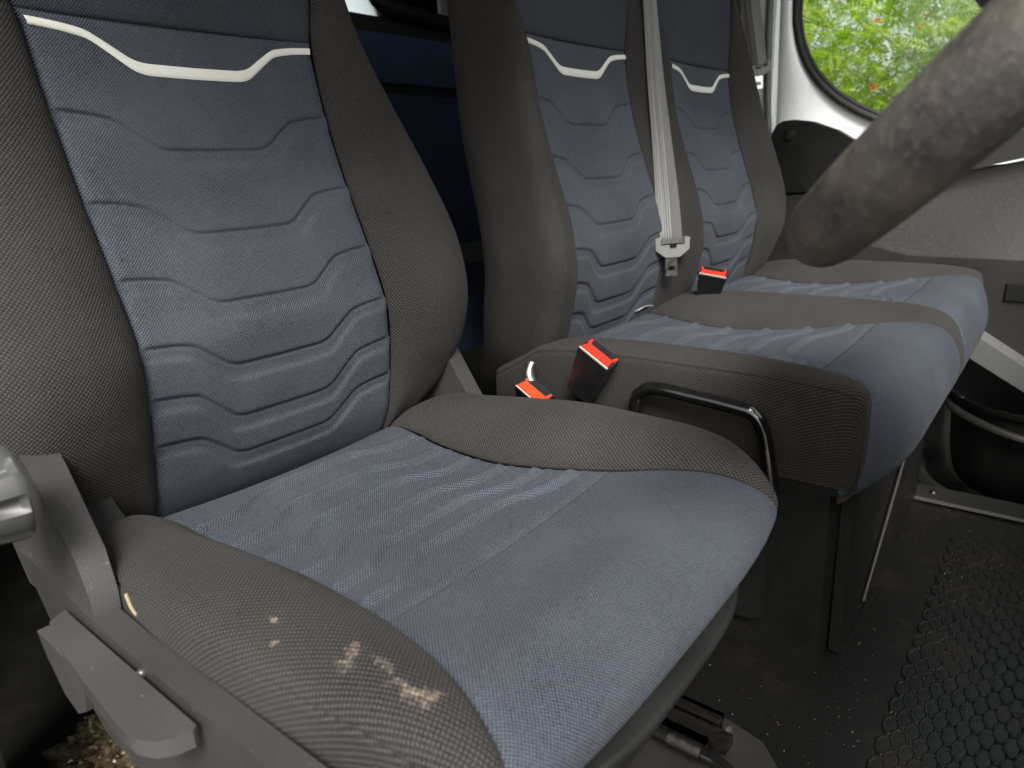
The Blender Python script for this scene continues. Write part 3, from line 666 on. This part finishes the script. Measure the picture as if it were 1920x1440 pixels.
def tongue(par, c, ax, dn, sc=1.0):
    """pale plastic T-piece with a steel tongue; ax: width, dn: downwards"""
    c, ax, dn = Vector(c), Vector(ax).normalized(), Vector(dn).normalized(); nn = ax.cross(dn).normalized()
    if nn.y > 0: nn = -nn
    bm = bmesh.new(); z = [(-.034, -.012), (-.024, -.014), (-.024, .0), (.024, .0), (.024, -.014), (.034, -.012), (.033, .008), (.014, .021), (-.014, .021), (-.033, .008)]
    # frame with a slot for the webbing: two side lugs and a solid lower wedge
    prism(bm, [(a*sc, b*sc) for a, b in z], c-nn*.005, ax, dn, nn, .010)
    h = bm_obj('tongue_grip', bm, M['belt_plastic'], par, bevel=.0022, seg=2)
    bm = bmesh.new(); prism(bm, [(-.006, -.001), (.006, -.001), (.006, .004), (-.006, .004)], c+nn*.004, ax, dn, nn, .003); bm_obj('grip_slot', bm, M['black'], h, bevel=.0005)
    bm = bmesh.new(); o = c-nn*.0012
    for poly in ([(-.0115, .019), (.0115, .019), (.0115, .036), (-.0115, .036)], [(-.0115, .036), (-.0065, .036), (-.0065, .044), (-.0115, .044)], [(.0065, .036), (.0115, .036), (.0115, .044), (.0065, .044)], [(-.0115, .044), (.0115, .044), (.0105, .0535), (-.0105, .0535)]):
        prism(bm, [(a*sc, b*sc) for a, b in poly], o, ax, dn, nn, .0028)
    bmesh.ops.remove_doubles(bm, verts=bm.verts, dist=.0001)
    bm_obj('tongue_plate', bm, M['steel'], par, smooth=False)
mb = thing('seat_belt', (.80, .03, .72), 'grey webbing belt with pale tongue hanging over the middle of the bench backrest', 'seat belt', 'front seat belts')
ribbon('webbing', [(.800, .075, .725), (.797, .0, .70), (.795, -.032, .62), (.792, -.042, .565), (.775, -.063, .44), (.755, -.088, .32), (.735, -.108, .235), (.722, -.120, .178), (.721, -.121, .160)],
       [(1, -.1, 0), (1, -.1, 0), (1, -.1, 0), (1, -.15, 0), (1, -.3, 0), (1, -.45, 0), (1, -.6, 0), (1, -.65, 0), (1, -.65, 0)], [.040, .038, .038, .038, .040, .044, .047, .048, .047], M['web'], mb, ridge=.004)
tongue(mb, (.7185, -.124, .158), (1, -.65, -.02), (-.02, -.02, -1))
pb = thing('seat_belt', (1.44, .06, .80), 'grey webbing belt with silver tongue hanging by the white door pillar', 'seat belt', 'front seat belts')
ribbon('webbing', [(1.43, .045, .90), (1.43, .035, .75), (1.43, .026, .66), (1.43, .012, .58), (1.43, .001, .52), (1.43, .000, .512)], [(.35, -1, 0)]*4+[(.4, -1, 0)]*2, [.050, .050, .046, .046, .043, .043], M['web'], pb, 60, curl=.002, ridge=.002)
tongue(pb, (1.429, -.002, .508), (.4, -1, .02), (0.02, -.05, -1), .92)
ribbon('folded_webbing', [(1.436, .018, .47), (1.442, .008, .42), (1.45, -.006, .36), (1.455, -.018, .30), (1.456, -.022, .25)], [(.35, -1, 0)]*5, [.022, .026, .024, .014, .008], M['web_light'], pb, 50, ridge=.005)

# small woven tag sticking out of the bench crease
tg = thing('fabric_tag', (.69, -.055, .05), 'small pale folded strap tag poking out of the crease of the bench seat', 'tag')
ribbon('tag_strip', [(.66, -.085, .048), (.675, -.086, .051), (.69, -.088, .052), (.70, -.092, .050)], [(.4, -1, .1)]*4, .014, M['web_light'], tg, 20, curl=.0008)

# ------------------------------------------------------------------ passenger door, window, pillar
door = thing('passenger_door', (1.5, -.55, -.30), 'white passenger door with black lower trim and a curved window opening', 'door')
WIN = [(-.0635, .95), (-.0635, .66), (-.070, .585), (-.090, .525), (-.120, .476), (-.160, .434), (-.205, .401), (-.250, .376), (-.32, .345), (-.42, .315), (-.60, .29), (-.95, .28), (-1.3, .30), (-1.3, .95)]
def door_skin():
    bm = bmesh.new(); outer = [(-.022, .97), (-.024, .66), (-.030, .36), (-.034, .10), (-.034, -.30)]
    # strip between the outline and the window opening, slightly crowned towards the cabin
    W = WIN[:-2]; n = 60
    Wc = cr(np.array(W), n); O = []
    for y, z in Wc: O.append((y, z))
    poly_out = cr(np.array([(-.022, .97), (-.023, .80), (-.025, .62), (-.028, .48), (-.031, .33), (-.034, .15), (-.036, -.05), (-.10, -.30), (-.40, -.32), (-.8, -.32), (-1.2, -.32), (-1.3, -.32)]), n)
    P = np.zeros((n, 14, 3))
    for i in range(n):
        for j in range(14):
            f = j/13; y, z = (1-f)*Wc[i]+f*poly_out[i]; P[i, j] = (1.497-.012*math.sin(math.pi*min(1, f*1.0))**.7+.012*(1-f)**6, y, z)
    return P
grid('door_frame', door_skin(), M['white'], door, flip=True)
wpts = [(1.494, y, z) for y, z in WIN[:-1]]
tube('window_seal', wpts, .0085, M['rubber'], door, 10, 160)
tube('window_seal', [(1.502, y+.003-.011, z+.002) if k < 3 else (1.502, y-.006, z+.009) for k, (y, z) in enumerate(WIN[:-1])], .0055, M['rubber'], door, 10, 160)
bm = bmesh.new(); vs = [bm.verts.new((1.507, y, z)) for y, z in cr(np.array(WIN[:-1]), 60)]; vs += [bm.verts.new((1.507, -1.3, .95))]; bm.faces.new(vs); bm2 = bm
r = bmesh.ops.extrude_face_region(bm, geom=list(bm.faces)); bmesh.ops.translate(bm, verts=[v for v in r['geom'] if isinstance(v, bmesh.types.BMVert)], vec=(.004, 0, 0))
bm_obj('window_pane', bm, M['glass'], door, smooth=False)
# black upper trim with a round cap
bm = bmesh.new(); up = [(-.036, .05), (-.034, .335), (-.037, .355), (-.046, .371), (-.062, .380), (-.09, .381), (-.13, .374), (-.19, .350), (-.26, .305), (-.34, .27), (-.60, .25), (-1.25, .25), (-1.25, .05)]
prism_x(bm, up, 1.452, 1.487); bm_obj('door_trim', bm, M['black_dusty'], door, bevel=.006, seg=3)
bm = bmesh.new(); bmesh.ops.create_cone(bm, cap_ends=True, segments=32, radius1=.0125, radius2=.012, depth=.0035, matrix=Matrix.Translation((1.450, -.078, .345)) @ Matrix.Rotation(math.radians(90), 4, 'Y')); bm_obj('trim_cap', bm, M['black_dusty'], door, bevel=.0008)
tube('cap_groove', [(1.4515, -.078+.015*math.cos(a), .345+.015*math.sin(a)) for a in np.linspace(0, 2*math.pi, 25)], .0010, M['black'], door, 8, 80)
bm = bmesh.new(); prism_x(bm, [(-.034, .26), (-.045, .262), (-.20, .292), (-.5, .30), (-.5, .215), (-.20, .215), (-.034, .205)], 1.44, 1.475); bm_obj('trim_ledge', bm, M['black_dusty'], door, bevel=.006, seg=3)
bm = bmesh.new(); prism_x(bm, [(-.036, .20), (-1.25, .235), (-1.25, -.555), (-.30, -.555), (-.30, -.2), (-.036, -.1)], 1.44, 1.486); bm_obj('door_card', bm, M['card'], door, bevel=.008, seg=3)
bm = bmesh.new(); prism_x(bm, [(-.50, -.085), (-.53, -.095), (-.64, -.165), (-.80, -.255), (-.80, -.30), (-.64, -.215), (-.53, -.150), (-.50, -.13)], 1.36, 1.445); bm_obj('armrest', bm, M['grey_panel'], door, bevel=.012, seg=4)
bm = bmesh.new(); hexa(bm, [(1.434, -.57, .005), (1.434, -.66, .005), (1.434, -.66, -.03), (1.434, -.57, -.03), (1.445, -.565, .01), (1.445, -.665, .01), (1.445, -.665, -.035), (1.445, -.565, -.035)]); bm_obj('handle_recess', bm, M['black'], door, bevel=.004)
# door pocket: open bucket
def pocket():
    th = np.linspace(math.radians(90), math.radians(270), 40); prof = [(1.0, -.222), (1.0, -.226), (.985, -.238), (.95, -.245), (.93, -.30), (.90, -.36), (.84, -.41), (.74, -.435), (.5, -.44)]
    P = []
    for r, z in cr(prof, 50): 
        P.append([(1.42+.19*r*math.cos(a), -.66+.17*r*math.sin(a), z-.02*(0)) for a in th])
    return np.array(P)
P = pocket(); 
pk = grid('door_pocket', P, M['black'], door)
tube('pocket_rim', [(1.42+.19*math.cos(a), -.66+.17*math.sin(a), -.250-.05*(1-math.sin(a))*.5) for a in np.linspace(math.radians(80), math.radians(275), 30)], .010, M['card'], pk, 12, 80)
tube('pocket_foot', [(1.42+.235*math.cos(a), -.66+.21*math.sin(a), -.43) for a in np.linspace(math.radians(80), math.radians(275), 30)], .016, M['card'], pk, 12, 80)
for c in ((1.33, -.522, -.232), (1.33, -.602, -.256)):
    tube('pocket_peg', [(c[0], c[1], c[2]-.04), (c[0], c[1], c[2]), (c[0], c[1], c[2]+.004)], np.concatenate([np.full(16, .011), np.linspace(.011, .002, 4)]), M['black'], pk, 14, 20)
# B pillar
pil = thing('door_pillar', (1.52, .08, -.3), 'pale painted pillar with grey rubber seal behind the white passenger door', 'pillar')
bm = bmesh.new(); box(bm, 1.50, 1.56, -.015, .16, -.36, .98); bm_obj('pillar_panel', bm, M['white'], pil, bevel=.012, seg=3)
tube('pillar_seal', [(1.495, .002, .95), (1.494, .000, .66), (1.494, -.006, .45), (1.494, -.016, .30), (1.494, -.018, .0), (1.494, -.018, -.3)], .0085, M['greenish'], pil, 12, 60)
bm = bmesh.new(); box(bm, 1.45, 1.50, .075, .16, -.36, .98); bm_obj('pillar_cover', bm, M['black'], pil, bevel=.01, seg=3)
bm = bmesh.new(); box(bm, 1.56, 1.60, -.02, 1.18, -.6, .98); tagp(bm_obj('cab_far_wall', bm, M['grey_panel'], smooth=False), kind='structure')

# ------------------------------------------------------------------ rear bench row behind
rb = thing('rear_bench', (.8, .85, -.36), 'dark navy rear seat backrest seen in shade between the two front seats', 'rear bench')
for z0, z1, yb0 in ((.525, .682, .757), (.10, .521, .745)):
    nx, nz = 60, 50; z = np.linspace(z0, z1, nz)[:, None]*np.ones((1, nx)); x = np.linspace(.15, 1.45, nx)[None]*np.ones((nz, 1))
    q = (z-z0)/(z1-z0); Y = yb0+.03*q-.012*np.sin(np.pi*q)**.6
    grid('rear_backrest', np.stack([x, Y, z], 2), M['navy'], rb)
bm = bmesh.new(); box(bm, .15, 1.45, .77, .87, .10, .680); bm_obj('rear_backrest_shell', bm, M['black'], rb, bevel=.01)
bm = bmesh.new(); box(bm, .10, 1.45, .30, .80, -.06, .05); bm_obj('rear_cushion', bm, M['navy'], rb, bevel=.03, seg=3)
bm = bmesh.new(); box(bm, 1.12, 1.45, .66, .742, -.02, .10); bm_obj('rear_side_panel', bm, M['grey_panel'], rb, bevel=.02, seg=3)
hr = thing('rear_headrest', (1.05, .80, .68), 'black frame shaped headrest on top of the dark rear seat', 'headrest')
tube('headrest_frame', [(.90, .76, .80), (.885, .755, .73), (.90, .75, .705), (.93, .748, .698), (1.05, .745, .690), (1.18, .745, .685), (1.22, .75, .70), (1.225, .755, .80)], .018, M['black_dusty'], hr, 16, 80)
bw = thing('rear_window', (.6, 1.17, .60), 'bright rear window of the cab glimpsed above the dark rear seat', 'window')
bm = bmesh.new(); box(bm, -.5, 1.55, 1.168, 1.174, .601, .899); bm_obj('window_pane', bm, M['glass'], bw, smooth=False)

# ------------------------------------------------------------------ steering wheel and column
wh = thing('steering_wheel', (.0993, -.6727, .3805), 'worn grey leather steering wheel rim blurred close to the camera', 'steering wheel')
wc = np.array([.0993, -.6727, .3805]); tilt, yw, Rm, rr = .8037, .1796, .1865, .0220
ex = np.array([math.cos(yw), math.sin(yw), 0]); ey = np.array([math.sin(yw)*math.cos(tilt), -math.cos(yw)*math.cos(tilt), math.sin(tilt)]); nz_ = np.cross(ex, ey)
ph = np.linspace(0, 2*np.pi, 161); th = np.linspace(0, 2*np.pi, 25)
P = wc+(np.cos(ph)[:, None, None]*ex+np.sin(ph)[:, None, None]*ey)*(Rm+rr*np.cos(th))[None, :, None]+nz_*(rr*np.sin(th))[None, :, None]
grid('rim', P, M['leather'], wh, flip=False)
def spoke(a, w0, w1, r0, r1):
    bm = bmesh.new(); d = Vector(np.cos(a)*ex+np.sin(a)*ey); s = Vector(nz_).cross(d); c = Vector(wc)-Vector(nz_)*.012; n3 = Vector(nz_)
    hexa(bm, [c+d*r0-s*w0-n3*.010, c+d*r0+s*w0-n3*.010, c+d*r1+s*w1-n3*.006, c+d*r1-s*w1-n3*.006, c+d*r0-s*w0+n3*.010, c+d*r0+s*w0+n3*.010, c+d*r1+s*w1+n3*.006, c+d*r1-s*w1+n3*.006]); return bm
for a in (math.radians(-12), math.radians(60)): bm_obj('spoke', spoke(a, .03, .02, .05, Rm-.005), M['shroud'], wh, bevel=.005, seg=3)
bm = bmesh.new(); bmesh.ops.create_cone(bm, cap_ends=True, segments=40, radius1=.050, radius2=.042, depth=.05, matrix=Matrix.Translation(Vector(wc)-Vector(nz_)*.02) @ Vector(nz_).to_track_quat('Z', 'Y').to_matrix().to_4x4()); bm_obj('hub', bm, M['shroud'], wh, bevel=.012, seg=4)

col = thing('steering_column', (.12, -.70, .26), 'speckled grey steering column shroud just behind the blurred wheel rim', 'steering column')
bm = bmesh.new(); prism_x(bm, [(-.575, .240), (-.585, .265), (-.61, .278), (-.66, .287), (-.90, .30), (-.90, .215), (-.70, .232), (-.60, .234)], .055, .20); bm_obj('lower_shroud', bm, M['shroud'], col, bevel=.008, seg=4)
bm = bmesh.new(); prism_x(bm, [(-.60, .276), (-.612, .290), (-.66, .305), (-.90, .33), (-.90, .302), (-.66, .289)], .048, .205); bm_obj('upper_shroud', bm, M['lever'], col, bevel=.005, seg=4)

# ------------------------------------------------------------------ dashboard mass (out of frame, shades the footwell)
ds = thing('dashboard', (.6, -1.2, .2), 'dark dashboard lower edge beyond the steering wheel', 'dashboard')
bm = bmesh.new(); prism_x(bm, [(-1.02, .10), (-.98, .25), (-1.05, .38), (-1.5, .42), (-1.6, .0), (-1.2, -.1)], -.4, 1.44); bm_obj('dash_body', bm, M['black_dusty'], ds, bevel=.03, seg=3)
bm = bmesh.new(); prism_x(bm, [(-1.35, -.36), (-1.35, .1), (-1.6, .1), (-1.6, -.36)], -.4, 1.44); bm_obj('bulkhead', bm, M['black'], ds)

sp_ = thing('pillar_trim', (-.33, .02, -.3), 'dark rounded plastic pillar trim at the bottom left beside the nearest seat', 'pillar trim')
bm = bmesh.new(); prism_x(bm, [(-.045, -.02), (.20, .02), (.20, -.36), (-.01, -.36), (-.055, -.20), (-.06, -.10)], -.365, -.332); bm_obj('trim_panel', bm, M['black_dusty'], sp_, bevel=.014, seg=4)
# ------------------------------------------------------------------ driver door edge and wrapper, near left
wr = thing('crumpled_wrapper', (-.215, .12, -.33), 'crumpled gold and clear wrapper lying on the floor beside the nearest seat', 'wrapper')
bm = bmesh.new(); bmesh.ops.create_icosphere(bm, subdivisions=5, radius=.05)
from mathutils import noise as mn
for v in bm.verts:
    d = v.co.normalized(); k = .8+.9*abs(mn.noise(d*2.2+Vector((3, 1, 7))))+.35*abs(mn.noise(d*6.0)); v.co = Vector((d.x*.040, d.y*.048, d.z*.030))*k+Vector((-.215, .12, -.325))
bm_obj('wrapper_foil', bm, M['foil'], wr, smooth=True)

# ------------------------------------------------------------------ rowan tree outside
def rowan(name, base, label, nleaf, cy, cz, ry, rz, rx, seed, bark=M['bark']):
    R = np.random.default_rng(seed); t = thing(name, base, label, 'tree')
    limbs = []
    for k in range(16):
        y1 = cy+R.uniform(-ry, ry); z1 = cz+R.uniform(-rz, rz*1.0); x1 = base[0]+R.uniform(-rx*.5, rx)
        z0 = base[2]+R.uniform(.3, .8)
        p = [(base[0], base[1], z0), (base[0]*.6+x1*.4+R.uniform(-.1, .1), base[1]*.6+y1*.4, z0*.5+z1*.5), (x1, y1, z1)]
        limbs.append(tube_pts(p, np.linspace(.025, .006, 20), 6, 20))
    V = []; Fc = []; o = 0
    trunk = tube_pts([(base[0], base[1], base[2]), (base[0]+.05, base[1]+.05, base[2]+.9), (base[0]+.1, base[1], base[2]+2.2)], np.linspace(.09, .05, 20), 10, 20)
    for g in [trunk]+limbs:
        ni, nj = g.shape[:2]; idx = np.arange(ni*nj).reshape(ni, nj)+o; V.append(g.reshape(-1, 3)); Fc.append(np.stack([idx[:-1, :-1], idx[1:, :-1], idx[1:, 1:], idx[:-1, 1:]], -1).reshape(-1, 4)); o += ni*nj
    me = bpy.data.meshes.new('trunk'); me.from_pydata(np.concatenate(V).tolist(), [], np.concatenate(Fc).tolist()); link('trunk', me, bark, t)
    V = []; Fc = []; o = 0
    ncl = nleaf//9; cc = np.stack([base[0]+R.uniform(-rx, rx, ncl), cy+R.uniform(-ry, ry, ncl), cz+R.uniform(-rz, rz, ncl)], 1)
    for c in cc:
        for q in range(9):
            p = c+R.normal(size=3)*np.array([.12, .10, .09]); d = R.normal(size=3); d[2] = d[2]*.5-.35; d /= np.linalg.norm(d)
            up = np.array([0, 0, 1.])+R.normal(size=3)*.45; s = np.cross(d, up); s /= np.linalg.norm(s); nn = np.cross(s, d); L = R.uniform(.11, .17)
            for m in range(7):
                f = (m+.6)/7; root = p+d*L*f-nn*.01*f*f
                for sg in (-1, 1):
                    ld = s*sg*.86+d*.5; ld /= np.linalg.norm(ld); ll = .044*(1-.45*abs(f-.45)); wv = np.cross(nn, ld)*ll*.16
                    a = root; b = root+ld*ll*.45+wv; e = root+ld*ll+nn*(-.005); g = root+ld*ll*.45-wv
                    V += [a, b, e, g]; Fc.append((o, o+1, o+2, o+3)); o += 4
    me = bpy.data.meshes.new('crown'); me.from_pydata([tuple(v) for v in V], [], Fc); link('crown', me, M['leaf'], t, smooth=False)
    vis = cc[(np.abs(cc[:, 1]-cy) < ry)]
    for k in range(26):
        c = vis[R.integers(len(vis))]+np.array([-.14, 0, -.02]); bm = bmesh.new()
        for q in range(26):
            bmesh.ops.create_icosphere(bm, subdivisions=1, radius=.0075, matrix=Matrix.Translation(Vector(c+R.normal(size=3)*np.array([.011, .012, .008]))))
        bm_obj('berry_cluster', bm, M['berry'], t)
    return t
rowan('rowan_tree', (4.6, -.75, -1.15), 'green rowan tree with red berry clusters outside the passenger window', 3400, .35, .85, 1.0, .70, .5, 3)
rowan('leafy_tree', (6.6, 2.2, -1.15), 'paler leafy tree standing behind the red berried one outside the window', 2600, .25, 1.0, 1.7, 1.0, .5, 5)
